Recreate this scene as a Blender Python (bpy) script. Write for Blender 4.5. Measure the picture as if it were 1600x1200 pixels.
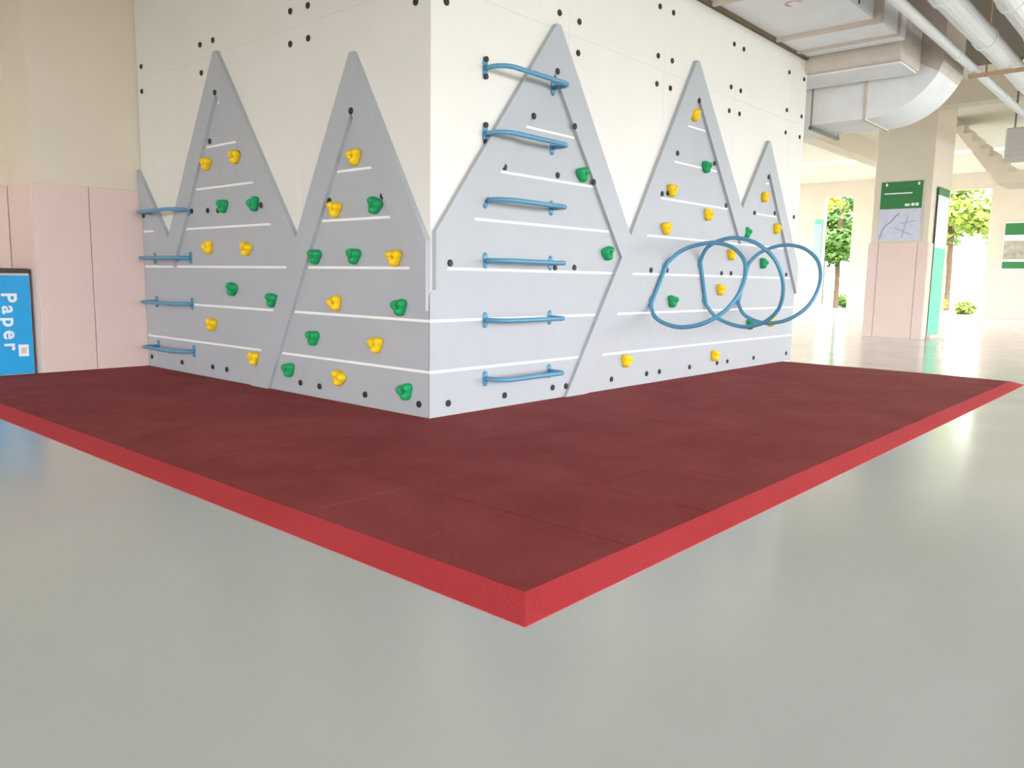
import bpy, bmesh, math, random
from mathutils import Vector, Matrix
from mathutils.geometry import tessellate_polygon
random.seed(7)
for o in list(bpy.data.objects): bpy.data.objects.remove(o)
scene = bpy.context.scene
COL = scene.collection

# ------------------------------------------------------------------ camera
cd = bpy.data.cameras.new('camera'); cam = bpy.data.objects.new('camera', cd); COL.objects.link(cam)
cd.sensor_fit = 'HORIZONTAL'; cd.sensor_width = 36.0; cd.lens = 27.846; cd.clip_start = 0.05; cd.clip_end = 600
RT = Vector((0.66392, -0.747622, 0.016473)); UP = Vector((0.088006, 0.099991, 0.991089)); FW = Vector((0.742607, 0.656554, -0.132181))
m = Matrix((RT, UP, -FW)).transposed().to_4x4(); m.translation = Vector((-3.919, -4.271, 1.0625))
cam.matrix_world = m
scene.camera = cam

# ------------------------------------------------------------------ light
SKY_STRENGTH = 9.2
SUN_STRENGTH = 6.0
world = bpy.data.worlds.new('world'); scene.world = world; world.use_nodes = True
wn = world.node_tree.nodes; wl = world.node_tree.links
bg = wn['Background']; bg.inputs['Color'].default_value = (0.92, 0.96, 1.0, 1); bg.inputs['Strength'].default_value = SKY_STRENGTH
sd = bpy.data.lights.new('sun', 'SUN'); sd.energy = SUN_STRENGTH; sd.angle = math.radians(3); sd.color = (1.0, 0.97, 0.92)
sun = bpy.data.objects.new('sun', sd); COL.objects.link(sun)
sun.rotation_euler = Vector((0.34, 0.40, -1.0)).to_track_quat('-Z', 'Y').to_euler()
vs = scene.view_settings
vs.view_transform = 'Standard'; vs.look = 'None'; vs.exposure = 0.08; vs.gamma = 1.0; vs.use_curve_mapping = False

# ------------------------------------------------------------------ helpers
def lin(c):
    return tuple(((v/255)/12.92 if v/255 <= 0.04045 else ((v/255+0.055)/1.055)**2.4) for v in c)
MATS = {}
def mat(name, rgb, rough=0.5, spec=0.5, metal=0.0, var=0.04, scale=6.0, bump=0.0, bscale=80.0, srgb=True, coat=0.0, detail=3.0):
    if name in MATS: return MATS[name]
    m = bpy.data.materials.new(name); m.use_nodes = True
    nt = m.node_tree; b = nt.nodes['Principled BSDF']
    c = lin(rgb) if srgb else rgb
    b.inputs['Roughness'].default_value = rough; b.inputs['Specular IOR Level'].default_value = spec; b.inputs['Metallic'].default_value = metal
    b.inputs['Coat Weight'].default_value = coat
    tc = nt.nodes.new('ShaderNodeTexCoord')
    no = nt.nodes.new('ShaderNodeTexNoise'); no.inputs['Scale'].default_value = scale; no.inputs['Detail'].default_value = detail
    nt.links.new(tc.outputs['Object'], no.inputs['Vector'])
    rp = nt.nodes.new('ShaderNodeValToRGB')
    rp.color_ramp.elements[0].position = 0.3; rp.color_ramp.elements[1].position = 0.7
    rp.color_ramp.elements[0].color = tuple(v*(1-var) for v in c)+(1,)
    rp.color_ramp.elements[1].color = tuple(min(1, v*(1+var)) for v in c)+(1,)
    nt.links.new(no.outputs['Fac'], rp.inputs['Fac']); nt.links.new(rp.outputs['Color'], b.inputs['Base Color'])
    if bump > 0:
        n2 = nt.nodes.new('ShaderNodeTexNoise'); n2.inputs['Scale'].default_value = bscale; n2.inputs['Detail'].default_value = 2.0
        nt.links.new(tc.outputs['Object'], n2.inputs['Vector'])
        bp = nt.nodes.new('ShaderNodeBump'); bp.inputs['Strength'].default_value = bump; bp.inputs['Distance'].default_value = 0.01
        nt.links.new(n2.outputs['Fac'], bp.inputs['Height']); nt.links.new(bp.outputs['Normal'], b.inputs['Normal'])
    MATS[name] = m
    return m

def link(name, me, material=None, parent=None, smooth=False):
    if isinstance(me, bmesh.types.BMesh):
        bm = me
        bmesh.ops.recalc_face_normals(bm, faces=bm.faces[:])
        me = bpy.data.meshes.new(name); bm.to_mesh(me); bm.free()
    if material is not None and len(me.materials) == 0: me.materials.append(material)
    if smooth:
        for p in me.polygons: p.use_smooth = True
    o = bpy.data.objects.new(name, me); COL.objects.link(o)
    if parent is not None: o.parent = parent
    return o
def tag(o, label=None, cat=None, group=None, kind=None):
    if label: o['label'] = label
    if cat: o['category'] = cat
    if group: o['group'] = group
    if kind: o['kind'] = kind
    return o
def thing(name, label, cat, loc=(0, 0, 0), group=None, rot=None):
    o = bpy.data.objects.new(name, None); COL.objects.link(o); o.empty_display_size = 0.1
    o.location = loc
    if rot is not None: o.rotation_euler = rot
    return tag(o, label, cat, group)

def box(bm, x0, x1, y0, y1, z0, z1):
    v = [bm.verts.new((x, y, z)) for x in (x0, x1) for y in (y0, y1) for z in (z0, z1)]
    for f in ((0, 1, 3, 2), (4, 6, 7, 5), (0, 4, 5, 1), (2, 3, 7, 6), (0, 2, 6, 4), (1, 5, 7, 3)):
        bm.faces.new([v[i] for i in f])
    return bm
def boxm(x0, x1, y0, y1, z0, z1, bev=0.0):
    bm = bmesh.new(); box(bm, min(x0, x1), max(x0, x1), min(y0, y1), max(y0, y1), min(z0, z1), max(z0, z1))
    if bev > 0: bmesh.ops.bevel(bm, geom=bm.edges[:], offset=bev, segments=1, affect='EDGES', profile=0.5)
    return bm
def prism(poly, fn, d0, d1, bm=None):
    """polygon (s,h) extruded between depth d0 and d1 through mapping fn(s,h,d)"""
    bm = bm or bmesh.new()
    n = len(poly)
    a = [bm.verts.new(fn(s, h, d0)) for s, h in poly]; b = [bm.verts.new(fn(s, h, d1)) for s, h in poly]
    for t in tessellate_polygon([[Vector((s, h, 0)) for s, h in poly]]):
        bm.faces.new([a[i] for i in t]); bm.faces.new([b[i] for i in t])
    for i in range(n):
        j = (i+1) % n
        bm.faces.new((a[i], a[j], b[j], b[i]))
    return bm
def tube(pts, r, closed=False, n=10, bm=None, caps=True):
    bm = bm or bmesh.new()
    pts = [Vector(p) for p in pts]; N = len(pts)
    tang = []
    for i in range(N):
        if closed: t = pts[(i+1) % N]-pts[i-1]
        else: t = pts[min(i+1, N-1)]-pts[max(i-1, 0)]
        tang.append(t.normalized())
    ref = Vector((0, 0, 1)) if abs(tang[0].z) < 0.9 else Vector((1, 0, 0))
    u = (ref-tang[0]*ref.dot(tang[0])).normalized(); rings = []
    for i in range(N):
        u = (u-tang[i]*u.dot(tang[i])).normalized(); w = tang[i].cross(u)
        rings.append([bm.verts.new(pts[i]+(u*math.cos(2*math.pi*k/n)+w*math.sin(2*math.pi*k/n))*r) for k in range(n)])
    for i in range(N if closed else N-1):
        A = rings[i]; B = rings[(i+1) % N]
        off = 0
        if closed and i == N-1:
            off = min(range(n), key=lambda k: (A[0].co-B[k].co).length)
        for k in range(n):
            bm.faces.new((A[k], A[(k+1) % n], B[(k+1+off) % n], B[(k+off) % n]))
    if caps and not closed:
        bm.faces.new(rings[0]); bm.faces.new(rings[-1])
    return bm
def cyl(p0, p1, r, n=14, bm=None): return tube([p0, p1], r, n=n, bm=bm)
def catmull(P, k=6, closed=False):
    P = [Vector(p) for p in P]; N = len(P); out = []
    for i in range(N if closed else N-1):
        g = (lambda j: P[j % N]) if closed else (lambda j: P[max(0, min(N-1, j))])
        a, b, c, d = g(i-1), g(i), g(i+1), g(i+2)
        for t in range(k):
            t /= k
            out.append(0.5*((2*b)+(c-a)*t+(2*a-5*b+4*c-d)*t*t+(3*b-a-3*c+d)*t**3))
    if not closed: out.append(P[-1])
    return out
def clip(poly, h0, h1):
    def half(P, f):
        out = []
        for i in range(len(P)):
            a, b = P[i-1], P[i]; fa, fb = f(a), f(b)
            if (fa >= 0) != (fb >= 0):
                t = fa/(fa-fb); out.append((a[0]+(b[0]-a[0])*t, a[1]+(b[1]-a[1])*t))
            if fb >= 0: out.append(b)
        return out
    P = half(poly, lambda p: p[1]-h0)
    if P: P = half(P, lambda p: h1-p[1])
    if len(P) < 3: return None
    ar = 0.5*sum(P[i-1][0]*P[i][1]-P[i][0]*P[i-1][1] for i in range(len(P)))
    return P if abs(ar) > 0.0012 else None

T = 0.030                                                  # mat thickness: wall heights h are measured from the mat
def LW(s, h, d): return (-d, s, h+T)                       # left face, plane x = 0, s runs along +y
def RW(s, h, d): return (s, -d, h+T)                       # right face, plane y = 0, s runs along +x

# ------------------------------------------------------------------ materials
M_white = mat('white_laminate', (229, 225, 216), 0.42, 0.4, var=0.015, scale=2)
M_grey = mat('grey_plastic', (176, 179, 183), 0.45, 0.4, var=0.015, scale=3, bump=0.02, bscale=300)
M_groove = mat('white_core', (246, 244, 238), 0.6, 0.3, var=0.01)
M_yellow = mat('yellow_resin', (247, 203, 22), 0.55, 0.4, var=0.06, scale=40, bump=0.15, bscale=160)
M_green = mat('green_resin', (16, 158, 92), 0.55, 0.4, var=0.06, scale=40, bump=0.15, bscale=160)
M_black = mat('black_cap', (38, 37, 36), 0.5, 0.4)
M_blue = mat('blue_powder_coat', (86, 148, 180), 0.35, 0.5, var=0.03, scale=20)
M_cream = mat('cream_paint', (225, 212, 194), 0.7, 0.2, var=0.02, scale=1.5)
M_pink = mat('pink_paint', (228, 203, 193), 0.55, 0.3, var=0.02, scale=1.5)
M_ceil_shade = mat('ceiling_shade', (128, 118, 106), 0.8, 0.2, var=0.03)  # darker colour carries the shade of the near ceiling
M_duct = mat('galvanised_duct', (243, 244, 246), 0.55, 0.4, var=0.03, scale=3)
M_flange = mat('duct_flange', (214, 202, 190), 0.6, 0.3, var=0.05, scale=9)
M_pipe = mat('white_pipe', (244, 244, 244), 0.5, 0.4, var=0.02)
M_dark = mat('gap_shade', (120, 106, 88), 0.9, 0.1)  # colour standing in for shade in the gap above the sheets
M_steel = mat('steel', (120, 118, 114), 0.4, 0.5, metal=0.6)

def rubber(name, c0, c1, fleck):
    m = bpy.data.materials.new(name); m.use_nodes = True; nt = m.node_tree; b = nt.nodes['Principled BSDF']
    b.inputs['Roughness'].default_value = 0.85; b.inputs['Specular IOR Level'].default_value = 0.25
    geo = nt.nodes.new('ShaderNodeNewGeometry')
    n1 = nt.nodes.new('ShaderNodeTexNoise'); n1.inputs['Scale'].default_value = 1.6; n1.inputs['Detail'].default_value = 5
    n2 = nt.nodes.new('ShaderNodeTexNoise'); n2.inputs['Scale'].default_value = 130; n2.inputs['Detail'].default_value = 2
    for n in (n1, n2): nt.links.new(geo.outputs['Position'], n.inputs['Vector'])
    rp = nt.nodes.new('ShaderNodeValToRGB'); rp.color_ramp.elements[0].position = 0.32; rp.color_ramp.elements[1].position = 0.7
    rp.color_ramp.elements[0].color = lin(c0)+(1,); rp.color_ramp.elements[1].color = lin(c1)+(1,)
    r2 = nt.nodes.new('ShaderNodeValToRGB'); r2.color_ramp.elements[0].position = 0.45; r2.color_ramp.elements[1].position = 0.75
    r2.color_ramp.elements[0].color = (0, 0, 0, 1); r2.color_ramp.elements[1].color = (1, 1, 1, 1)
    mx = nt.nodes.new('ShaderNodeMix'); mx.data_type = 'RGBA'
    nt.links.new(n1.outputs['Fac'], rp.inputs['Fac']); nt.links.new(n2.outputs['Fac'], r2.inputs['Fac'])
    n1.inputs['Roughness'].default_value = 0.62; n1.inputs['Distortion'].default_value = 0.6
    ml = nt.nodes.new('ShaderNodeMath'); ml.operation = 'MULTIPLY'; ml.inputs[1].default_value = 0.35
    nt.links.new(r2.outputs['Color'], ml.inputs[0]); nt.links.new(ml.outputs[0], mx.inputs['Factor'])
    nt.links.new(rp.outputs['Color'], mx.inputs['A']); mx.inputs['B'].default_value = lin(fleck)+(1,)
    nt.links.new(mx.outputs['Result'], b.inputs['Base Color'])
    bp = nt.nodes.new('ShaderNodeBump'); bp.inputs['Strength'].default_value = 0.5; bp.inputs['Distance'].default_value = 0.004
    nt.links.new(n2.outputs['Fac'], bp.inputs['Height']); nt.links.new(bp.outputs['Normal'], b.inputs['Normal'])
    return m
M_tile = rubber('maroon_rubber', (130, 44, 46), (152, 66, 66), (168, 86, 84))
M_edge = rubber('red_rubber', (190, 54, 60), (198, 62, 68), (210, 92, 94))
M_under = mat('rubber_underside', (70, 24, 26), 0.9, 0.1)

def floor_material():
    m = bpy.data.materials.new('polished_floor'); m.use_nodes = True; nt = m.node_tree; b = nt.nodes['Principled BSDF']
    b.inputs['Specular IOR Level'].default_value = 0.5; b.inputs['IOR'].default_value = 1.5
    geo = nt.nodes.new('ShaderNodeNewGeometry')
    n1 = nt.nodes.new('ShaderNodeTexNoise'); n1.inputs['Scale'].default_value = 0.7; n1.inputs['Detail'].default_value = 4
    n2 = nt.nodes.new('ShaderNodeTexNoise'); n2.inputs['Scale'].default_value = 1.3; n2.inputs['Detail'].default_value = 3
    n3 = nt.nodes.new('ShaderNodeTexVoronoi'); n3.inputs['Scale'].default_value = 1.6
    for n in (n1, n2, n3): nt.links.new(geo.outputs['Position'], n.inputs['Vector'])
    rp = nt.nodes.new('ShaderNodeValToRGB'); rp.color_ramp.elements[0].position = 0.3; rp.color_ramp.elements[1].position = 0.7
    rp.color_ramp.elements[0].color = lin((194, 198, 192))+(1,); rp.color_ramp.elements[1].color = lin((202, 206, 200))+(1,)
    nt.links.new(n1.outputs['Fac'], rp.inputs['Fac'])
    sp = nt.nodes.new('ShaderNodeValToRGB'); sp.color_ramp.elements[0].position = 0.008; sp.color_ramp.elements[1].position = 0.02
    sp.color_ramp.elements[0].color = (0.55, 0.55, 0.55, 1); sp.color_ramp.elements[1].color = (1, 1, 1, 1)
    nt.links.new(n3.outputs['Distance'], sp.inputs['Fac'])
    mx = nt.nodes.new('ShaderNodeMix'); mx.data_type = 'RGBA'; mx.blend_type = 'MULTIPLY'; mx.inputs['Factor'].default_value = 1
    nt.links.new(rp.outputs['Color'], mx.inputs['A']); nt.links.new(sp.outputs['Color'], mx.inputs['B'])
    nt.links.new(mx.outputs['Result'], b.inputs['Base Color'])
    mr = nt.nodes.new('ShaderNodeMapRange'); mr.inputs['From Min'].default_value = 0.3; mr.inputs['From Max'].default_value = 0.7
    mr.inputs['To Min'].default_value = 0.12; mr.inputs['To Max'].default_value = 0.2
    nt.links.new(n2.outputs['Fac'], mr.inputs['Value']); nt.links.new(mr.outputs['Result'], b.inputs['Roughness'])
    bp = nt.nodes.new('ShaderNodeBump'); bp.inputs['Strength'].default_value = 0.06; bp.inputs['Distance'].default_value = 0.02
    nt.links.new(n2.outputs['Fac'], bp.inputs['Height']); nt.links.new(bp.outputs['Normal'], b.inputs['Normal'])
    return m
M_floor = floor_material()

# ------------------------------------------------------------------ the setting
CZ = 4.815                                                   # ceiling height
FX0 = 26.56
X0, X1, Y0, Y1 = -12.0, 27.5, -12.0, 14.0
tag(link('floor', boxm(X0, X1, Y0, Y1, -0.2, 0.0), M_floor), 'glossy pale grey-green hall floor with soft reflections', 'floor', kind='structure')
tag(link('ceiling', boxm(X0, 12.0, Y0, Y1, CZ, CZ+0.3), M_ceil_shade), 'beige ceiling slab above the pipes, shade put into its colour', 'ceiling', kind='structure')
M_ceil_lit = mat('ceiling_lit', (240, 232, 216), 0.8, 0.2, var=0.02)  # lighter colour stands in for light bounced up to the far ceiling
tag(link('added_canopy', boxm(22.0, FX0, Y0, Y1, CZ, CZ+0.25), M_ceil_lit), 'added pale canopy slab limiting daylight along the far end wall', 'ceiling', kind='structure')  # invented slab; the slot before it meters daylight at the far end
tag(link('ceiling_far', boxm(12.0, 21.5, Y0, Y1, CZ, CZ+0.3), M_ceil_lit), 'cream ceiling of the far bays, bounced light put into its colour', 'ceiling', kind='structure')
M_ground = mat('pale_paving', (112, 113, 106), 0.8, 0.2, var=0.05, scale=0.4)
tag(link('ground', boxm(-70, 160, -70, 120, -0.6, -0.22), M_ground), 'bright sunlit paving outside the open hall', 'ground', kind='structure')

# white climbing face, left and right, with their sheets and bolt caps
cap_bm = bmesh.new()
prof = [(0.026, 0.0), (0.026, 0.008), (0.019, 0.013)]
rings = [[cap_bm.verts.new((r*math.cos(k*math.pi/5), r*math.sin(k*math.pi/5), z)) for k in range(10)] for r, z in prof]
for a, b in zip(rings, rings[1:]):
    for k in range(10): cap_bm.faces.new((a[k], a[(k+1) % 10], b[(k+1) % 10], b[k]))
cap_bm.faces.new(rings[-1])
bmesh.ops.recalc_face_normals(cap_bm, faces=cap_bm.faces[:])
cap_me = bpy.data.meshes.new('bolt_cap'); cap_bm.to_mesh(cap_me); cap_bm.free(); cap_me.materials.append(M_black)
ROT_L = Matrix(((0, 0, -1), (-1, 0, 0), (0, 1, 0)))        # local z -> -x
ROT_R = Matrix(((1, 0, 0), (0, 0, -1), (0, 1, 0)))         # local z -> -y
def on_face(o, fn, s, h, d):
    mw = (ROT_L if fn is LW else ROT_R).to_4x4(); mw.translation = Vector(fn(s, h, d)); o.matrix_basis = mw
def caps(fn, pts, d, parent):
    for s, h in pts: on_face(link('bolt_cap', cap_me, None, parent), fn, s, h, d)

WH = 3.865; W1 = 6.58; W2 = 4.62
wall_left = tag(link('wall_left', boxm(0.0125, 0.25, 0.0125, W2+0.02, 0.0, CZ), M_cream), 'shaded left face of the climbing block clad in white sheets', 'wall', kind='structure')
wall_right = tag(link('wall_right', boxm(0.25, W1-0.25, 0.0125, 0.25, 0.0, CZ), M_cream), 'bright right face of the climbing block clad in white sheets', 'wall', kind='structure')
tag(link('wall_end', boxm(W1-0.25, W1, 0.0125, W2, 0.0, CZ), M_cream), 'far end wall of the climbing block', 'wall', kind='structure')
def sheets(fn, ss, hs, parent):
    g = 0.0006
    for i in range(len(ss)-1):
        for j in range(len(hs)-1):
            lo = hs[j] if j == 0 else hs[j]+g
            p = [(ss[i]+(g if i else 0), lo), (ss[i+1]-g, lo), (ss[i+1]-g, hs[j+1]-g), (ss[i]+(g if i else 0), hs[j+1]-g)]
            link('panel', prism(p, fn, -0.012, 0.0), M_white, parent)
sheets(LW, [0, 1.58, 3.11, W2], [-T, 3.06, WH], wall_left)
sheets(RW, [0.0125, 1.56, 3.08, 4.60, 6.12, W1], [-T, 3.06, WH], wall_right)
caps(LW, [(1.705, 3.19), (1.455, 3.185), (1.715, 2.933), (1.457, 2.933), (3.231, 3.19), (2.987, 3.188), (3.224, 2.931), (4.505, 3.19),
          (4.515, 2.938), (0.153, 2.945), (0.15, 3.19)], 0.0, wall_left)
caps(RW, [(0.145, 2.951), (0.145, 3.19), (1.421, 3.193), (1.691, 3.188), (1.685, 2.934), (2.953, 3.629), (3.203, 3.633), (4.508, 3.628), (4.745, 3.625),
          (2.953, 3.179), (3.216, 3.186), (2.949, 2.918), (3.201, 2.923), (4.485, 3.17), (4.72, 3.171), (4.468, 2.914), (4.719, 2.92),
          (6.008, 3.624), (6.476, 3.629), (6.0, 3.171), (6.468, 3.167), (6.002, 2.9), (6.448, 2.908), (6.423, 1.89)], 0.0, wall_right)
tag(link('trim_1', boxm(0.02, W1+0.02, -0.035, 0.012, T+WH, T+WH+0.05), M_dark), 'dark strip painted as the shadow gap along the top of the right face', 'trim', kind='structure')  # solid strip coloured as the shade between wall top and duct

# pink and cream wall at the left, with its niche
wall_back = tag(link('wall_back', boxm(-1.06, 0.25, W2+0.02, 5.38, 0.0, CZ), M_cream), 'cream pier with pink dado panels beside the climbing block', 'wall', kind='structure')
def dado(parent, spans, y, h, th=0.02):
    for a, b in spans:
        link('dado_panel', boxm(a+0.004, b-0.004, y-th, y, 0.0, h, bev=0.004), M_pink, parent)
dado(wall_back, [(-1.075, -0.552), (-0.552, -0.005)], W2+0.02, 1.935, 0.02)
link('dado_panel', boxm(-1.08, -1.06, W2+0.03, 5.36, 0.0, 1.935, bev=0.004), M_pink, wall_back)
wall_niche = tag(link('wall_niche', boxm(X0, 0.0, 5.38, 5.6, 0.0, CZ), M_cream), 'cream wall with pink dado deep in the niche behind the blue bin', 'wall', kind='structure')
dado(wall_niche, [(-1.08-0.9*(i+1), -1.08-0.9*i) for i in range(12)], 5.38, 1.935)
wall_side = tag(link('wall_side', boxm(X0-0.2, X0, Y0, Y1, 3.9, CZ), M_cream), 'unseen cream wall at the near end of the hall, openings shaped for the light', 'wall', kind='structure')  # unseen wall, its openings sized to balance light on the two faces
for a, b in ((-12.0, -10.2), (-6.0, -3.6), (0.6, 3.0), (5.0, 14.0)): link('pier', boxm(X0-0.2, X0, a, b, 0.0, 3.9), M_cream, wall_side)

# far facade with openings
FX = 26.56
facade = tag(link('wall_far', boxm(FX, FX+0.3, 7.147, 30.0, 0.0, 10.0), M_cream), 'sunlit cream end wall with openings onto the trees', 'wall', kind='structure')
for a, b in ((4.036, 6.101), (-12.0, 1.675)): link('pier', boxm(FX, FX+0.3, a, b, 0.0, 10.0), M_cream, facade)
for a, b in ((6.101, 7.147), (1.675, 4.036)): link('lintel', boxm(FX, FX+0.3, a, b, 4.28, 10.0), M_cream, facade)
for a, b in ((7.147, 9.2), (9.2, 11.2), (4.036, 6.101), (-0.7, 1.675), (-3.1, -0.7), (-5.5, -3.1), (-7.9, -5.5)):
    link('dado_panel', boxm(FX-0.03, FX, a+0.01, b-0.01, 0.0, 1.835, bev=0.005), M_pink, facade)

# ceiling beams
for i, (x0, x1, y0, y1, z0, lab) in enumerate([(W1+2.2, 21.5, 3.0, 3.4, 4.35, 'cream ceiling beam running away beyond the climbing block'),
                                              (12.9, 13.3, -12, 3.0, 4.4, 'cream cross beam over the square column'),
                                              (W1+2.2, 21.5, -4.2, -3.8, 4.37, 'cream ceiling beam right of the pipes'),
                                              (X0, 21.5, Y0, Y0+0.3, 3.75, 'unseen edge beam added along the open side to cut sky light'),  # unseen beam, added to hold sky light off the upper wall
                                              (-6.2, -5.8, -12, 5.38, 4.4, 'cream cross beam over the near floor')]):
    tag(link('trim_%d' % (i+2), boxm(x0, x1, y0, y1, z0, CZ), M_cream), lab, 'beam', kind='structure')

# columns: cream shaft with pink dado cladding
def column(x0, x1, y0, y1, label, loc_group=None):
    cx, cy = (x0+x1)/2, (y0+y1)/2
    t = thing('column', label, 'column', (cx, cy, 0))
    hx, hy = (x1-x0)/2, (y1-y0)/2
    link('shaft', boxm(-hx+0.03, hx-0.03, -hy+0.03, hy-0.03, 0, CZ, bev=0.01), M_cream, t)
    for a, b in ((-hy, -hy+0.2), (-hy+0.2, hy-0.2), (hy-0.2, hy)):
        link('dado_panel', boxm(-hx, -hx+0.03, a+0.004, b-0.004, 0, 1.89, bev=0.004), M_pink, t)
        link('dado_panel', boxm(hx-0.03, hx, a+0.004, b-0.004, 0, 1.89, bev=0.004), M_pink, t)
    for a, b in ((-hx+0.03, 0), (0, hx-0.03)):
        link('dado_panel', boxm(a+0.004, b-0.004, -hy, -hy+0.03, 0, 1.89, bev=0.004), M_pink, t)
        link('dado_panel', boxm(a+0.004, b-0.004, hy-0.03, hy, 0, 1.89, bev=0.004), M_pink, t)
    return t
KX = 13.137
column(KX, 14.62, 0.054, 1.184, 'square cream column with pink dado and a green notice board')

# ------------------------------------------------------------------ mountain panels
STRIPS = [0.339, 0.714, 1.096, 1.474, 1.852, 2.234, 2.62]
GAP = 0.0105
FD, PD = 0.042, 0.010                                     # frame and plank fronts, in front of the white sheets
def near_poly(s, h, P, m=0.024):
    inside = False
    for i in range(len(P)):
        (x0, y0), (x1, y1) = P[i-1], P[i]
        if (y0 > h) != (y1 > h) and s < x0+(h-y0)*(x1-x0)/(y1-y0): inside = not inside
        L2 = (x1-x0)**2+(y1-y0)**2; t = max(0, min(1, ((s-x0)*(x1-x0)+(h-y0)*(y1-y0))/L2))
        if math.hypot(s-x0-t*(x1-x0), h-y0-t*(y1-y0)) < m: return True
    return inside
def mountain(fn, label, frame, recesses, cap_pts, base):
    t = thing('mountain_panel', label, 'climbing panel', fn(base, 0, 0), 'grey mountain panels')
    off = Vector(t.location)
    f2 = lambda s, h, d: Vector(fn(s, h, d))-off
    fr = prism(frame, f2, 0.0005, FD)
    link('frame', fr, M_grey, t)
    hs = [-1]+STRIPS+[9]
    for r in recesses:
        for a, b in zip(hs, hs[1:]):
            p = clip(r, a+GAP, b-GAP)
            if p: link('plank', prism(p, f2, 0.0005, PD), M_grey, t)
        bk = prism(r, f2, 0.0003, 0.003)                   # white core seen between the planks
        link('core_sheet', bk, M_groove, t)
    for s, h in cap_pts:
        o = link('bolt_cap', cap_me, None, t)
        mw = (ROT_L if fn is LW else ROT_R).to_4x4()
        d = FD if near_poly(s, h, frame) else PD
        mw.translation = f2(s, h, d); o.matrix_basis = mw
    return t
mountain(LW, 'grey mountain panel with tall peak and side sliver at the left end of the shaded face',
         [(W2, 2.13), (3.976, 1.391), (2.925, 3.07), (2.875, 3.07), (1.637, 1.343), (1.762, 1.127), (2.901, 2.69), (3.88, 1.09), (W2, 1.78)],
         [[(W2, 0), (W2, 1.09), (3.88, 1.09), (1.783, 1.09), (2.416, 0)],
          [(W2, 1.09), (W2, 1.78), (3.88, 1.09)],
          [(3.88, 1.09), (2.901, 2.69), (1.762, 1.127), (1.783, 1.09)]],
         [(2.905, 2.70-0.0), (3.089, 2.282), (3.493, 1.645), (3.171, 1.637), (2.974, 1.63), (2.16, 1.639), (4.578, 1.643),
          (4.525, 0.105), (3.821, 0.1), (3.173, 0.108), (2.899, 0.105), (2.307, 0.1)], 2.9)
mountain(LW, 'grey mountain panel with single peak on the shaded face, next to the corner',
         [(0, 1.295), (0.825, 2.72), (0.872, 2.72), (1.637, 1.343), (2.416, 0), (2.126, 0), (0.857, 2.275), (0, 0.79)],
         [[(0, 0), (0, 0.79), (0.857, 2.275), (2.126, 0)]],
         [(0.85, 2.285), (1.187, 1.628), (0.516, 1.632), (1.644, 0.1), (1.36, 0.097), (0.744, 0.094), (0.104, 0.092)], 0.9)
mountain(RW, 'wide grey mountain panel with blue ladder rungs on the bright face',
         [(0.02, 1.36), (1.345, 3.085), (1.395, 3.085), (2.532, 1.454), (2.396, 1.244), (1.334, 2.695), (0.02, 0.942)],
         [[(-0.0095, 0), (-0.0095, 0.90), (1.334, 2.695), (2.396, 1.244), (1.59, 0)]],
         [(1.36, 2.715), (1.071, 2.317), (1.61, 2.318), (0.768, 1.89), (1.433, 1.897), (1.908, 1.886), (0.156, 1.136), (1.428, 1.13), (1.698, 1.136),
          (0.177, 0.093), (0.809, 0.09), (1.431, 0.097), (1.62, 0.093)], 1.3)
mountain(RW, 'grey twin-peaked mountain panel with blue rings at the far end of the bright face',
         [(1.59, 0), (2.532, 1.454), (3.645, 3.275), (3.695, 3.275), (4.844, 1.878), (5.465, 2.725), (5.50, 2.725), (W1, 1.25), (W1, 0.89),
          (5.533, 2.36), (4.86, 1.474), (3.715, 2.93), (1.911, 0)],
         [[(1.911, 0), (2.818, 1.474), (4.86, 1.474), (6.163, 1.474), (W1, 0.89), (W1, 0)],
          [(2.818, 1.474), (3.715, 2.93), (4.86, 1.474)],
          [(4.86, 1.474), (5.533, 2.36), (6.163, 1.474)]],
         [(3.715, 2.887), (3.323, 2.309), (4.167, 2.31), (3.06, 1.888), (3.218, 1.908), (4.487, 1.886), (5.49, 2.30), (5.16, 1.85), (5.80, 1.894),
          (2.961, 1.137), (3.268, 1.143), (4.462, 1.129), (4.7, 1.132), (6.266, 1.14), (2.329, 0.094), (2.953, 0.098), (3.199, 0.1), (3.826, 0.102),
          (4.464, 0.104), (4.719, 0.106), (5.427, 0.102), (6.425, 0.1)], 3.7)

# ------------------------------------------------------------------ rubber mat
MX, MY = -2.152, -2.778                                   # outer foot of the sloping edging
bx, by = -1.996, -2.643                                    # where the slope meets the tiles
ey = W2-0.005
def xend(y): return 6.545+0.128*y                          # trimmed far end of the mat
mat_t = thing('safety_mat', 'maroon rubber tile mat with bright red sloping edging around the climbing wall', 'mat', (-1.0, -1.4, 0))
mo = Vector(mat_t.location)
def mlink(name, bm, m):
    bmesh.ops.translate(bm, verts=bm.verts[:], vec=-mo); return link(name, bm, m, mat_t)
mlink('underlay', prism([(bx+0.03, by+0.03), (xend(by)-0.02, by+0.03), (xend(0)-0.02, -0.02), (-0.02, -0.02), (-0.02, ey-0.02), (bx+0.03, ey-0.02)], lambda s, h, d: (s, h, d), 0.0005, 0.010), M_under)
def ramp(a_foot, b_foot, a_top, b_top):
    bm = bmesh.new(); lip = 0.002
    q = lambda p, z: bm.verts.new((p[0], p[1], z))
    A = [q(a_foot, 0), q(a_foot, lip), q(a_top, T), q(a_top, 0)]; B = [q(b_foot, 0), q(b_foot, lip), q(b_top, T), q(b_top, 0)]
    bm.faces.new(A); bm.faces.new(B)
    for k in range(4): bm.faces.new((A[k], A[(k+1) % 4], B[(k+1) % 4], B[k]))
    return bm
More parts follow.
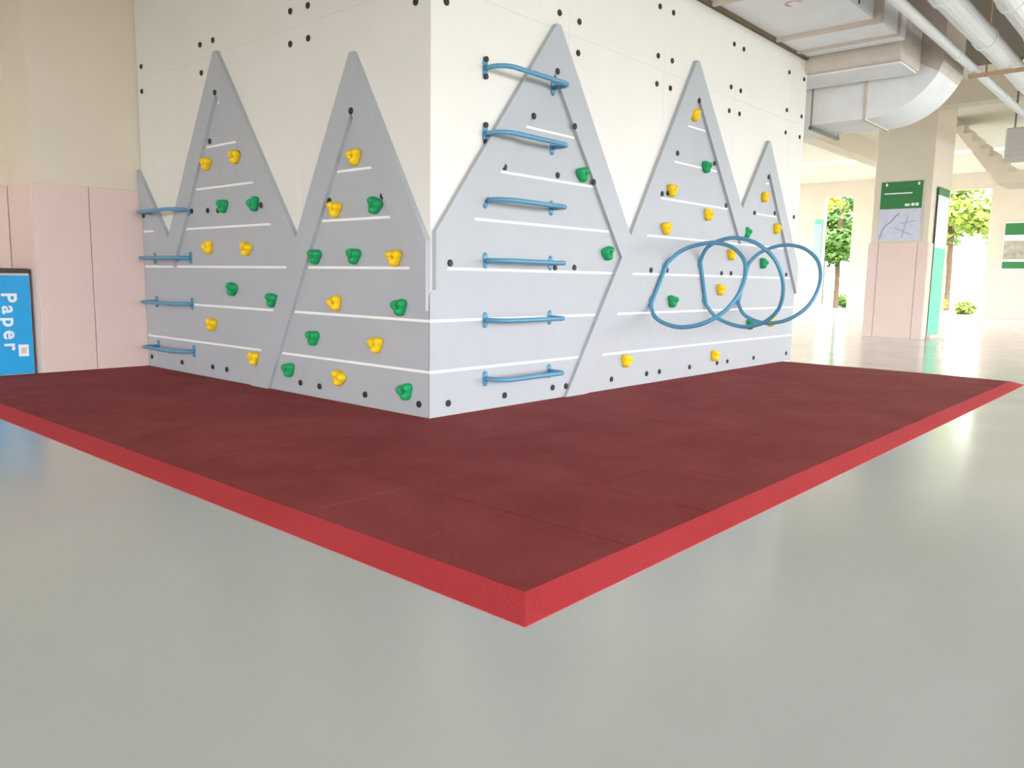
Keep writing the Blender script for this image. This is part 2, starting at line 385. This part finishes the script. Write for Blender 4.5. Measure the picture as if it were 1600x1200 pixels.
mlink('edging', ramp((MX, MY), (MX, ey), (bx, by), (bx, ey)), M_edge)
mlink('edging', ramp((MX, MY), (xend(MY)+0.03, MY), (bx, by), (xend(by), by)), M_edge)
TS = 0.64
def tile(x0, x1, y0, y1):
    if x1-x0 < 0.03 or y1-y0 < 0.03: return
    bm = bmesh.new(); g = 0.0032; c = 0.0015
    dz = random.uniform(-0.0003, 0.0)
    P = [(x0+g, y0+g), (min(x1-g, xend(y0+g)), y0+g), (min(x1-g, xend(y1-g)), y1-g), (x0+g, y1-g)]
    if P[1][0]-P[0][0] < 0.02: return
    sgn = ((1, 1), (-1, 1), (-1, -1), (1, -1))
    lo = [bm.verts.new((x, y, 0.0103)) for x, y in P]
    mi = [bm.verts.new((x, y, T-c+dz)) for x, y in P]
    hi = [bm.verts.new((x+c*a, y+c*b, T+dz)) for (x, y), (a, b) in zip(P, sgn)]
    bm.faces.new(lo); bm.faces.new(hi)
    for a, b in ((lo, mi), (mi, hi)):
        for k in range(4): bm.faces.new((a[k], a[(k+1) % 4], b[(k+1) % 4], b[k]))
    mlink('tile', bm, M_tile)
xs = [bx+TS*k for k in range(14)]
ys = [by+TS*k for k in range(13)]
for i in range(len(xs)-1):
    for j in range(len(ys)-1):
        a, b, c2, d2 = xs[i], xs[i+1], ys[j], min(ys[j+1], ey)
        if d2 <= c2: continue
        if a >= -0.0095 and c2 >= -0.0095: continue        # inside the block
        if b > -0.0095 and d2 > -0.0095:                   # crosses the block: trim
            if a < -0.012 and c2 < -0.012:
                tile(a, b, c2, -0.012); tile(a, -0.012, -0.012, d2)
                continue
            if a < -0.012: b = -0.012
            else: d2 = -0.012
        tile(a, b, c2, d2)

# ------------------------------------------------------------------ climbing holds
def hold_mesh(name, m, ph, lob, squash):
    bm = bmesh.new(); N = 30
    prof = [(1.0, 0.0), (1.05, 0.016), (1.02, 0.038), (0.90, 0.055), (0.66, 0.065), (0.38, 0.061), (0.20, 0.048), (0.17, 0.038)]
    rings = []
    for i, (k, z) in enumerate(prof):
        ring = []
        for j in range(N):
            a = 2*math.pi*j/N
            w = 0.5+0.5*math.cos(3*(a-ph))
            r = 0.0555*(1+lob*(w-0.45)*(k if k > 0.3 else 0.0))*k
            zz = z*(0.84+0.26*w) if 0 < i < 6 else z
            ring.append(bm.verts.new((r*math.cos(a)*squash, r*math.sin(a)*1.04, zz)))
        rings.append(ring)
    for a, b in zip(rings, rings[1:]):
        for j in range(N): bm.faces.new((a[j], a[(j+1) % N], b[(j+1) % N], b[j]))
    bm.faces.new(rings[0]); bm.faces.new(rings[-1])
    bmesh.ops.recalc_face_normals(bm, faces=bm.faces[:])
    me = bpy.data.meshes.new(name); bm.to_mesh(me); bm.free(); me.materials.append(m)
    for p in me.polygons: p.use_smooth = True
    return me
PH = math.radians(32)
H_Y = hold_mesh('grip_yellow', M_yellow, PH, 0.32, 1.14)
H_G = hold_mesh('grip_green', M_green, PH, 0.32, 1.14)
bb = bmesh.new(); cyl((0, 0, 0.034), (0, 0, 0.044), 0.007, 8, bb); bmesh.ops.recalc_face_normals(bb, faces=bb.faces[:])
bolt_me = bpy.data.meshes.new('bolt'); bb.to_mesh(bolt_me); bb.free(); bolt_me.materials.append(M_steel)
P1 = 'the tall peak left of the shaded face'
HOLDS = [
 # shaded face, tall left peak
 ('Y', LW, 3.139, 2.081, 'yellow hold, left of the top pair on the tall left peak'),
 ('Y', LW, 2.604, 2.101, 'yellow hold, right of the top pair on the tall left peak'),
 ('G', LW, 2.850, 1.670, 'green hold partly over a black cap on the tall left peak'),
 ('G', LW, 2.307, 1.661, 'green hold left of a lone black cap on the tall left peak'),
 ('Y', LW, 3.157, 1.286, 'yellow hold beside the second left-hand rung, left of two'),
 ('Y', LW, 2.448, 1.265, 'yellow hold below two green ones on the tall left peak'),
 ('G', LW, 2.720, 0.892, 'green hold under the long third groove of the tall left peak'),
 ('G', LW, 2.039, 0.810, 'green hold at the right end of a groove beside the slanting grey band'),
 ('Y', LW, 3.132, 0.539, 'yellow hold alone right of the third left-hand rung'),
 ('Y', LW, 2.365, 0.263, 'yellow hold under the lowest groove at the foot of the tall left peak'),
 # shaded face, peak next to the corner
 ('Y', LW, 0.836, 1.948, 'single yellow hold near the top of the peak beside the corner'),
 ('Y', LW, 1.092, 1.562, 'yellow hold below a black cap, left of a green hold, on the corner peak'),
 ('G', LW, 0.583, 1.568, 'green hold below a black cap on the right slope of the corner peak'),
 ('G', LW, 1.374, 1.189, 'green hold, leftmost of the row of three on the corner peak'),
 ('G', LW, 0.849, 1.191, 'green hold, middle of the row of three on the corner peak'),
 ('Y', LW, 0.361, 1.174, 'yellow hold, right end of the row of three on the corner peak'),
 ('Y', LW, 1.108, 0.812, 'yellow hold just above the fourth groove on the corner peak'),
 ('G', LW, 0.304, 0.809, 'green hold above the fourth groove close to the wall corner'),
 ('G', LW, 1.421, 0.511, 'green hold between the two lowest grooves left of a yellow one'),
 ('Y', LW, 0.586, 0.508, 'yellow hold between the two lowest grooves near the wall corner'),
 ('G', LW, 1.798, 0.206, 'green hold low down where the slanting grey band meets the mat'),
 ('Y', LW, 1.060, 0.202, 'yellow hold near the mat, between two low green holds'),
 ('G', LW, 0.240, 0.178, 'lowest green hold, beside the bottom of the wall corner'),
 # bright face, wide peak with rungs
 ('G', RW, 1.755, 1.940, 'green hold on the upper right slope of the peak with rungs'),
 ('G', RW, 2.170, 1.279, 'green hold right of the fourth rung on the peak with rungs'),
 # bright face, twin-peaked panel
 ('Y', RW, 3.665, 2.742, 'topmost yellow hold at the tip of the peak above the rings'),
 ('G', RW, 3.962, 2.254, 'green hold at the right end of a groove high above the rings'),
 ('Y', RW, 3.269, 1.943, 'yellow hold touching two black caps on the peak above the rings'),
 ('Y', RW, 4.056, 1.757, 'yellow hold on the right slope above the middle blue ring'),
 ('Y', RW, 3.188, 1.563, 'yellow hold above the left blue ring, left slope'),
 ('Y', RW, 2.551, 0.262, 'yellow hold low on the bright face, right of the slanting band'),
 ('Y', RW, 4.368, 0.200, 'yellow hold low on the bright face, below the rings'),
 ('G', RW, 3.375, 0.829, 'green hold seen inside the left blue ring'),
 ('Y', RW, 4.427, 0.948, 'yellow hold framed by the overlap of left and middle rings, lower'),
 ('Y', RW, 4.650, 1.350, 'yellow hold at the upper rim of the left ring'),
 ('G', RW, 5.015, 1.616, 'green hold just above the top of the middle ring'),
 ('G', RW, 5.520, 1.270, 'green hold framed by the overlap of middle and right rings'),
 ('G', RW, 5.239, 0.531, 'green hold hidden behind the bottom of the middle ring'),
 ('Y', RW, 5.848, 0.544, 'yellow hold behind the bottom of the right-hand ring'),
 ('Y', RW, 5.448, 2.067, 'yellow hold near the tip of the small far peak'),
 ('Y', RW, 5.855, 1.708, 'yellow hold on the right slope of the small far peak'),
]
for k, fn, s, h, lab in HOLDS:
    # the face behind the hold: plank or frame
    t = thing('climbing_hold', lab, 'climbing hold', (0, 0, 0), 'yellow and green climbing holds')
    on_face(t, fn, s, h, PD)
    t.rotation_euler.rotate_axis('Z', random.uniform(-0.35, 0.35))
    link('grip', H_Y if k == 'Y' else H_G, None, t)
    link('bolt', bolt_me, None, t)

# ------------------------------------------------------------------ blue rungs
def rounded_plate(w, h, th, n=6):
    bm = bmesh.new(); r = w/2; pts = []
    for k in range(n+1): a = math.pi*k/n; pts.append((r*math.cos(a), h/2-r+r*math.sin(a)))
    for k in range(n+1): a = math.pi+math.pi*k/n; pts.append((r*math.cos(a), -h/2+r+r*math.sin(a)))
    return prism(pts, lambda s, hh, d: (s, hh, d), 0.0, th, bm)
def mkmesh(name, bm, m, smooth=False):
    bmesh.ops.recalc_face_normals(bm, faces=bm.faces[:]); me = bpy.data.meshes.new(name); bm.to_mesh(me); bm.free(); me.materials.append(m)
    if smooth:
        for p in me.polygons: p.use_smooth = True
    return me
PLATE = mkmesh('mounting_plate', rounded_plate(0.05, 0.125, 0.008), M_blue)
PBOLT = {True: mkmesh('plate_bolt_black', cyl((0, 0, 0), (0, 0, 0.016), 0.021, 10), M_black), False: mkmesh('plate_bolt_blue', cyl((0, 0, 0), (0, 0, 0.010), 0.012, 10), M_blue)}
D = 0.195
def bar_pts(L):
    # bow: leaves the plate square to the wall, rounds over to run along it
    P = [(0, 0, 0.004), (0, 0, 0.06)]
    r = 0.13
    for k in range(1, 8):
        a = math.pi/2*k/7; P.append((r-r*math.cos(a), 0, D-r+r*math.sin(a)))
    for k in range(0, 8):
        a = math.pi/2*k/7; rr = 0.07; P.append((L-rr+rr*math.sin(a), 0, D-rr+rr*math.cos(a)))
    P.append((L, 0, 0.004))
    return P
def rung(fn, s, h, L, label, black_left, flip):
    t = thing('ladder_rung', label, 'rung', (0, 0, 0), 'blue ladder rungs')
    on_face(t, fn, s, h, 0.0)
    sg = -1 if flip else 1
    pts = [(sg*x, y, z) for x, y, z in bar_pts(L)]
    link('bar', tube(pts, 0.0185, n=12), M_blue, t, smooth=True)
    for i, xx in enumerate((0, sg*L)):
        p = link('mounting_plate', PLATE, None, t); p.location = (xx, 0, PD if not (i == 0 and black_left) else 0.001)
        if i == 0 and black_left: p.location.z = 0.001
        for dy in (-0.048, 0.048) if not (black_left and i == 0) else (-0.062, 0.062):
            b = link('bolt', PBOLT[black_left and i == 0], None, p); b.location = (0, dy, 0.006)
ordn = ['topmost', 'second', 'third', 'fourth', 'fifth', 'lowest']
where = ['crossing the tip of the wide peak', 'second of six, with black plate bolts', 'third from the top of the six', 'fourth from the top, above the long groove',
         'fifth from the top, on the fourth groove', 'lowest of the six, near the mat']
for i, h in enumerate((2.585, 2.112, 1.62, 1.165, 0.707, 0.247)):
    rung(RW, 0.545+0.006*i, h, 0.80, 'blue bow rung on the bright face, '+where[i], i < 2, False)
lw = ['topmost of four', 'second of four', 'third of four', 'lowest of four']
for i, h in enumerate((1.66, 1.184, 0.72, 0.238)):
    rung(LW, 3.55, h, 0.80, 'blue bow rung left on the shaded face, '+lw[i], False, True)

# ------------------------------------------------------------------ blue rings standing out from the bright face
def ring(m1, m2, label):
    A = Vector((m1[0], 0, m1[1]+T)); B = Vector((m2[0], 0, m2[1]+T))
    C0 = (A+B)/2; u = (B-A).normalized(); v = Vector((0, -1, 0))
    t = thing('climbing_ring', label, 'ring', C0, 'three blue climbing rings')
    half = [(0.0, 0.03), (0.2, 0.03), (0.275, 0.042), (0.40, 0.135), (0.475, 0.30), (0.495, 0.48), (0.43, 0.69), (0.26, 0.865), (0.0, 0.93)]
    P = half+[(-a, b) for a, b in half[-2:0:-1]]
    pts = catmull([u*a+v*b for a, b in P], 7, closed=True)
    link('hoop', tube(pts, 0.021, closed=True, n=12), M_blue, t, smooth=True)
    for a in (-0.2, 0.2):
        pl = bmesh.new(); cyl(u*a+v*PD, u*a+v*(PD+0.012), 0.042, 16, pl); link('mounting_plate', pl, M_blue, t)
        pl = bmesh.new(); cyl(u*a+v*(PD+0.01), u*a+v*0.032, 0.02, 12, pl); link('stem', pl, M_blue, t)
    return t
ring((3.252, 1.233), (2.944, 0.781), 'left blue ring, tilted, nearest to the ladder rungs')
ring((3.915, 1.292), (4.113, 0.75), 'middle blue ring, overlapping both its neighbours')
ring((5.135, 1.306), (4.865, 0.738), 'right blue ring, reaching past the end of the wall')

# ------------------------------------------------------------------ blue recycling bin
def text_mesh(name, txt, size):
    cu = bpy.data.curves.new(name, 'FONT'); cu.body = txt; cu.size = size; cu.extrude = 0.0015; cu.align_x = 'LEFT'; cu.space_character = 1.36; cu.offset = size*0.022
    o = bpy.data.objects.new(name, cu); COL.objects.link(o)
    dg = bpy.context.evaluated_depsgraph_get(); dg.update()
    me = bpy.data.meshes.new_from_object(o.evaluated_get(dg)); bpy.data.objects.remove(o); bpy.data.curves.remove(cu)
    return me
M_binb = mat('blue_print', (4, 160, 222), 0.4, 0.4, var=0.02)
M_bing = mat('grey_bin_shell', (206, 200, 192), 0.5, 0.4, var=0.02)
M_bink = mat('bin_dark_rim', (70, 60, 56), 0.5, 0.4)
M_print = mat('white_print', (238, 240, 244), 0.5, 0.3, var=0.01)
bn = thing('recycling_bin', 'bright blue paper recycling bin cut off at the left edge', 'bin', (-1.42, 4.96, 0))
BX0, BX1 = -0.32, 0.315                                   # local x extents
link('shell', boxm(BX0, BX1, -0.19, 0.36, 0.0, 1.035, bev=0.012), M_bing, bn)
link('front_panel', boxm(BX0+0.01, BX1-0.008, -0.199, -0.19, 0.02, 1.01, bev=0.003), M_binb, bn)
link('lid', boxm(BX0-0.006, BX1+0.004, -0.2, 0.37, 1.035, 1.08, bev=0.01), M_bink, bn)
me = text_mesh('lettering', 'Paper', 0.19); me.materials.clear(); me.materials.append(M_print)
lt = link('lettering', me, None, bn)
# reads downwards: text x axis -> -z, text up axis -> +x, facing -y
mw = Matrix(((0, 1, 0), (0, 0, -1), (-1, 0, 0))).to_4x4(); mw.translation = Vector((0.05, -0.2005, 0.84)); lt.matrix_basis = mw
ic = link('emblem', boxm(0.17, 0.262, -0.2015, -0.199, 0.195, 0.315, bev=0.001), M_print, bn)
link('emblem_mark', boxm(0.192, 0.24, -0.2030, -0.2015, 0.227, 0.283), M_bing, ic)

# ------------------------------------------------------------------ ducts and pipes under the ceiling
CZU = CZ+0.085
d1 = thing('air_duct', 'wide pale flanged duct hugging the top of the bright face', 'duct', (4.0, -0.57, 4.03))
def dl(root, name, bm, m, smooth=False):
    bmesh.ops.translate(bm, verts=bm.verts[:], vec=-Vector(root.location)); return link(name, bm, m, root, smooth)
dl(d1, 'casing', boxm(0.4, 5.55, -1.13, -0.01, 4.03, 4.42), M_duct)
dl(d1, 'casing', boxm(5.55, 6.45, -1.20, -0.01, 4.01, 4.42), M_duct)
for xx in (2.2, 3.9, 5.5, 6.12): dl(d1, 'flange', boxm(xx, xx+0.055, -1.225, -0.004, 3.985, 4.46), M_flange)
dl(d1, 'end_box', boxm(6.50, 7.28, -1.16, 0.9, 3.82, 4.40, bev=0.02), M_flange)
dl(d1, 'end_plate', boxm(6.62, 7.28, -1.12, 0.88, 3.80, 3.822), M_duct)
for xx in (1.4, 3.1, 4.9):
    for yy in (-1.18, ): 
        bm = bmesh.new(); cyl((xx, yy, 4.02), (xx, yy, CZU), 0.008, 6, bm); dl(d1, 'hanger_rod', bm, M_steel)
M_mark = mat('faded_red_mark', (214, 176, 178), 0.7, 0.2)
bm = bmesh.new()
arc = [(4.50+0.10*math.cos(a), -0.66+0.10*math.sin(a)) for a in [math.radians(40+i*28) for i in range(9)]]
arc2 = [(4.50+0.065*math.cos(a), -0.66+0.065*math.sin(a)) for a in [math.radians(40+i*28) for i in range(9)]]
dl(d1, 'painted_mark', prism(arc+arc2[::-1], lambda s, h, d: (s, h, d), 4.0285, 4.0302, bm), M_mark)

d2 = thing('air_duct', 'grey duct beyond the wall end with a big white upturned elbow', 'duct', (7.88, 0.5, 3.34))
NX, FXD, ZB, HH, YC, RO = 7.40, 8.36, 3.34, 0.60, -0.52, 0.96
def elbow_profile():
    P = [(3.2, ZB), (YC, ZB)]
    for k in range(1, 17):
        a = AE*k/16; P.append((YC-RO*math.sin(a), ZB+RO-RO*math.cos(a)))
    ri = RO-HH
    for k in range(16, -1, -1):
        a = AE*k/16; P.append((YC-ri*math.sin(a), ZB+RO-ri*math.cos(a)))
    P.append((3.2, ZB+HH))
    return P
AE = math.radians(60)
dl(d2, 'casing', prism(elbow_profile(), lambda s, h, d: (d, s, h), NX, FXD), M_duct)
ye, ze = YC-RO*math.sin(AE), ZB+RO-RO*math.cos(AE)
yi, zi = YC-(RO-HH)*math.sin(AE), ZB+RO-(RO-HH)*math.cos(AE)
dl(d2, 'riser', prism([(ye, ze), (ye-0.05, ze+0.12), (ye-0.05, CZU), (yi, CZU), (yi, zi)], lambda s, h, d: (d, s, h), NX-0.02, FXD+0.02), M_flange)
for yy in (-0.50, 1.3, 2.9): dl(d2, 'flange', boxm(NX-0.022, FXD+0.022, yy, yy+0.035, ZB-0.022, ZB+HH+0.022), M_flange)
for yy in (0.2, ):
    dl(d2, 'bracket', boxm(NX-0.06, FXD+0.06, yy, yy+0.045, ZB-0.07, ZB-0.024), M_steel)
for xx in (NX-0.045, FXD+0.045):
    bm = bmesh.new(); cyl((xx, 0.22, ZB-0.05), (xx, 0.22, CZU), 0.01, 6, bm); dl(d2, 'hanger_rod', bm, M_steel)

for o in (d1, d2): o.location.z -= 0.085
PZ = 3.865
def pipe(y, r, z, label, joints):
    t = thing('pipe', label, 'pipe', (2.0, y, z), 'white pipes under the ceiling')
    bm = bmesh.new(); cyl((-5.0, 0, 0), (24.0, 0, 0), r, 18, bm); link('run', bm, M_pipe, t, smooth=False)
    for j in joints:
        bm = bmesh.new(); cyl((j-2.0, 0, 0), (j-2.0+0.12, 0, 0), r*1.10, 18, bm); link('coupling', bm, M_pipe, t)
pipe(-1.58, 0.055, PZ, 'thin white pipe next to the flanged duct', (4.4, 7.2, 10.0))
pipe(-1.93, 0.125, PZ+0.06, 'thick white pipe, middle of the pipe run', (5.0, 6.9, 9.4, 12.0))
pipe(-2.42, 0.13, PZ+0.06, 'thick white pipe at the upper right corner of the picture', (5.6, 7.1, 9.0, 11.5))
pipe(-2.80, 0.05, PZ+0.02, 'slim white pipe, outermost of the pipe run', (6.0, 9.0))
M_rust = mat('rusty_channel', (196, 160, 132), 0.7, 0.2, var=0.1, scale=12)
for i, xx in enumerate((3.6, 8.1, 12.6)):
    t = thing('pipe_hanger', ['rusty channel carrying the pipes over the near floor', 'rusty channel carrying the pipes by the duct elbow', 'rusty channel carrying the pipes before the column'][i], 'pipe hanger', (xx, -2.0, PZ-0.1), 'pipe hangers')
    link('channel', boxm(-0.03, 0.03, -0.95, 0.78 if i != 1 else 0.47, -0.01, 0.033), M_rust, t)
    for yy in (-0.9, -0.18, 0.27):
        bm = bmesh.new(); cyl((0, yy, -0.02), (0, yy, CZ-PZ+0.1), 0.012, 6, bm); link('rod', bm, M_rust, t)

# ------------------------------------------------------------------ notice boards, banner, hanging box
M_sgreen = mat('sign_green', (52, 122, 66), 0.45, 0.4, var=0.02)
M_map = mat('map_print', (206, 206, 222), 0.5, 0.3, var=0.06, scale=9, detail=8)
M_mline = mat('map_line', (164, 164, 180), 0.6, 0.2)
M_frame = mat('board_edge', (214, 208, 196), 0.5, 0.3)
nb = thing('notice_board', 'green headed notice board with a map on the square column', 'sign', (13.137, 0.61, 1.945), rot=None)
def nl(root, name, bm, m):
    return dl(root, name, bm, m)
nl(nb, 'backing', boxm(13.142, 13.165, 0.221, 1.027, 1.921, 3.111, bev=0.004), M_frame)
hd = nl(nb, 'header', boxm(13.132, 13.142, 0.24, 1.008, 2.556, 3.084), M_sgreen)
mp = nl(nb, 'map', boxm(13.132, 13.142, 0.24, 1.008, 1.945, 2.551), M_map)
for a, b, z0, z1 in ((0.425, 0.943, 2.843, 2.866), (0.295, 0.351, 2.602, 2.658), (0.369, 0.425, 2.602, 2.658), (0.453, 0.545, 2.602, 2.648), (0.295, 0.332, 3.0, 3.056), (0.888, 0.925, 3.0, 3.056)):
    nl(nb, 'print', boxm(KX-0.008, KX-0.005, a, b, z0, z1), M_print)
pts = [(0.98, 1.963), (0.943, 2.13), (0.869, 2.241), (0.795, 2.287), (0.703, 2.408), (0.629, 2.463)]
bm = bmesh.new()
for (a, b), (c3, d3) in zip(pts, pts[1:]):
    tube([(KX-0.006, a, b), (KX-0.006, c3, d3)], 0.014, n=5, bm=bm)
nl(nb, 'map_coast', bm, M_mline)
for a, b, c3, d3 in ((0.379, 2.037, 0.703, 2.185), (0.332, 2.315, 0.61, 2.269), (0.564, 1.991, 0.471, 2.426)):
    bm = bmesh.new(); tube([(KX-0.006, a, b), (KX-0.006, c3, d3)], 0.007, n=5, bm=bm); nl(nb, 'map_road', bm, MATS['map_line'])

M_mint = mat('mint_print', (120, 214, 178), 0.5, 0.3, var=0.03)
M_pale = mat('pale_print', (222, 230, 236), 0.5, 0.3, var=0.03)
bnr = thing('standing_banner', 'narrow mint and pale standing banner beside the square column', 'banner', (13.878, 0.036, 0))
nl(bnr, 'base', boxm(13.443, 14.332, -0.038, 0.05, 0, 0.074, bev=0.01), M_frame)
nl(bnr, 'lower_print', boxm(13.48, 14.295, 0.032, 0.04, 0.074, 1.806), M_mint)
nl(bnr, 'middle_print', boxm(13.48, 14.295, 0.032, 0.04, 1.806, 2.824), M_pale)
nl(bnr, 'upper_print', boxm(13.48, 14.295, 0.032, 0.04, 2.824, 2.982), M_sgreen)
bm = bmesh.new(); cyl((13.878, 0.044, 0.06), (13.878, 0.044, 2.98), 0.006, 8, bm); nl(bnr, 'pole', bm, M_steel)

M_photo = mat('photo_print', (176, 166, 152), 0.5, 0.3, var=0.3, scale=5)
wb = thing('notice_board', 'green and white poster board on the far pink wall at the right', 'sign', (FX-0.05, 0.795, 1.621))
nl(wb, 'backing', boxm(FX-0.07, FX-0.032, -0.038, 1.203, 1.611, 3.148, bev=0.004), M_print)
nl(wb, 'upper_print', boxm(FX-0.075, FX-0.07, -0.02, 1.184, 2.732, 3.111), M_sgreen)
nl(wb, 'photo', boxm(FX-0.075, FX-0.07, -0.02, 1.184, 1.945, 2.546), M_photo)
nl(wb, 'lower_print', boxm(FX-0.075, FX-0.07, -0.02, 1.184, 1.648, 1.871), M_sgreen)
M_teal = mat('pale_teal_print', (178, 220, 222), 0.5, 0.3)
wp = thing('wall_poster', 'pale teal poster strip beside the far left opening', 'poster', (FX-0.02, 7.277, 1.945))
nl(wp, 'sheet', boxm(FX-0.05, FX-0.032, 7.185, 7.462, 1.945, 3.473), M_teal)
nl(wp, 'border', boxm(FX-0.055, FX-0.05, 7.203, 7.444, 3.287, 3.445), M_mint)

hb = thing('hanging_box', 'grey louvred box hanging at the right edge of the picture', 'box', (11.75, -1.9, 3.3))
nl(hb, 'case', boxm(11.55, 12.0, -2.0, -1.37, 3.14, 3.65, bev=0.02), mat('box_grey', (196, 190, 180), 0.5, 0.3))
for k in range(5): nl(hb, 'louvre', boxm(11.535, 11.55, -1.94, -1.43, 3.20+0.085*k, 3.24+0.085*k), MATS['box_grey'])
for yy in (-1.75, -1.45):
    bm = bmesh.new(); cyl((11.8, yy, 3.63), (11.8, yy, CZ), 0.015, 8, bm); nl(hb, 'hanger_rod', bm, M_steel)

# stair flight seen far off to the right
stt = thing('staircase', 'cream stair flight with sloping soffit in the far right background', 'stairs', (17.0, -1.7, 0))
prof = [(1.03, CZ-0.01), (0.75, CZ-0.02), (-0.38, 3.29), (-6.0, 3.29), (-6.0, 3.53), (-0.56, 3.53)]
n = 7
for k in range(n):
    y = -0.56+(1.3/n)*k; z = 3.53+(1.27/n)*(k+1)
    prof += [(y, z), (y+1.3/n, z)]
nl(stt, 'flight', prism(prof, lambda s, h, d: (d, s, h), 16.4, 17.7), M_cream)
nl(stt, 'post', boxm(16.8, 17.3, -5.9, -5.4, 0, 3.29), M_cream)

# ------------------------------------------------------------------ planting outside
M_bark = mat('bark', (110, 92, 74), 0.9, 0.1, var=0.2, scale=10)
def leafmat(name, rgb):
    m = mat(name, rgb, 0.6, 0.3, var=0.35, scale=1.2); 
    m.node_tree.nodes['Principled BSDF'].inputs['Transmission Weight'].default_value = 0.0
    return m
M_l1 = leafmat('leaf_green', (112, 150, 66)); M_l2 = leafmat('leaf_lime', (158, 178, 84)); M_l3 = leafmat('leaf_dark', (82, 118, 52)); M_l4 = leafmat('leaf_yellow', (196, 190, 70))
def leaves(bm, c, R, n, size, sq=0.8):
    for _ in range(n):
        d = Vector((random.gauss(0, 1), random.gauss(0, 1), random.gauss(0, 1))).normalized()
        r = R*random.uniform(0.55, 1.0)
        p = Vector(c)+Vector((d.x*r, d.y*r, d.z*r*sq))
        a = Vector((random.uniform(-1, 1), random.uniform(-1, 1), random.uniform(-0.6, 0.6))).normalized()
        b = a.cross(d+Vector((0.01, 0.2, 0.1))).normalized()
        s = size*random.uniform(0.6, 1.2)
        v = [bm.verts.new(p+a*s), bm.verts.new(p+b*s*0.45), bm.verts.new(p-a*s), bm.verts.new(p-b*s*0.45)]
        bm.faces.new(v)
def tree(x, y, h, R, m, label, n=1500, leaf=0.22):
    t = thing('tree', label, 'tree', (x, y, -0.22), 'trees beyond the openings')
    bm = bmesh.new(); tube([(0, 0, 0), (0.1, 0.05, h*0.3), (0.0, 0.1, h*0.6), (0.1, 0.0, h*0.85)], 0.14, n=8, bm=bm); link('trunk', bm, M_bark, t)
    bm = bmesh.new(); blobs = [(0, 0, h*0.68, R)]+[(random.uniform(-.7, .7)*R, random.uniform(-.7, .7)*R, h*random.uniform(.45, .92), R*random.uniform(.4, .6)) for _ in range(7)]
    for bx_, by_, bz_, br in blobs: leaves(bm, (bx_, by_, bz_), br, int(n/len(blobs)), leaf)
    o = link('foliage', bm, m, t)
tree(39.528, 11.074, 6.112, 1.759, M_l3, 'dark green tree framed by the far left opening', 2600, 0.2)
tree(45.084, 13.944, 8.334, 2.408, M_l4, 'yellow-green tree higher behind the dark green one', 1600, 0.24)
tree(42.306, 6.351, 7.408, 2.222, M_l2, 'lime green tree filling the right-hand opening', 2200, 0.24)
tree(47.862, 5.055, 8.797, 2.778, M_l2, 'pale tall tree at the right edge of the right-hand opening', 1800, 0.26)
tree(49.714, 9.87, 8.334, 2.593, M_l1, 'green tree far off between the two openings', 1500, 0.26)
def shrub(x, y, R, m, label):
    t = thing('shrub', label, 'shrub', (x, y, -0.22), 'low shrubs outside')
    bm = bmesh.new(); leaves(bm, (0, 0, R*0.6), R, 420, 0.12, 0.7); link('foliage', bm, m, t)
    bm = bmesh.new()
    for k in range(5):
        a = k*1.26; tube([(0, 0, 0), (0.5*R*math.cos(a), 0.5*R*math.sin(a), R*0.9)], 0.02, n=5, bm=bm)
    link('stems', bm, M_bark, t)
shrub(40.454, 10.889, 0.6, M_l1, 'low shrub at the foot of the far left opening')
shrub(40.917, 6.536, 0.55, M_l4, 'low shrub at the left foot of the right-hand opening')
shrub(36.75, 4.314, 0.45, M_l2, 'pale shrub at the right foot of the right-hand opening')
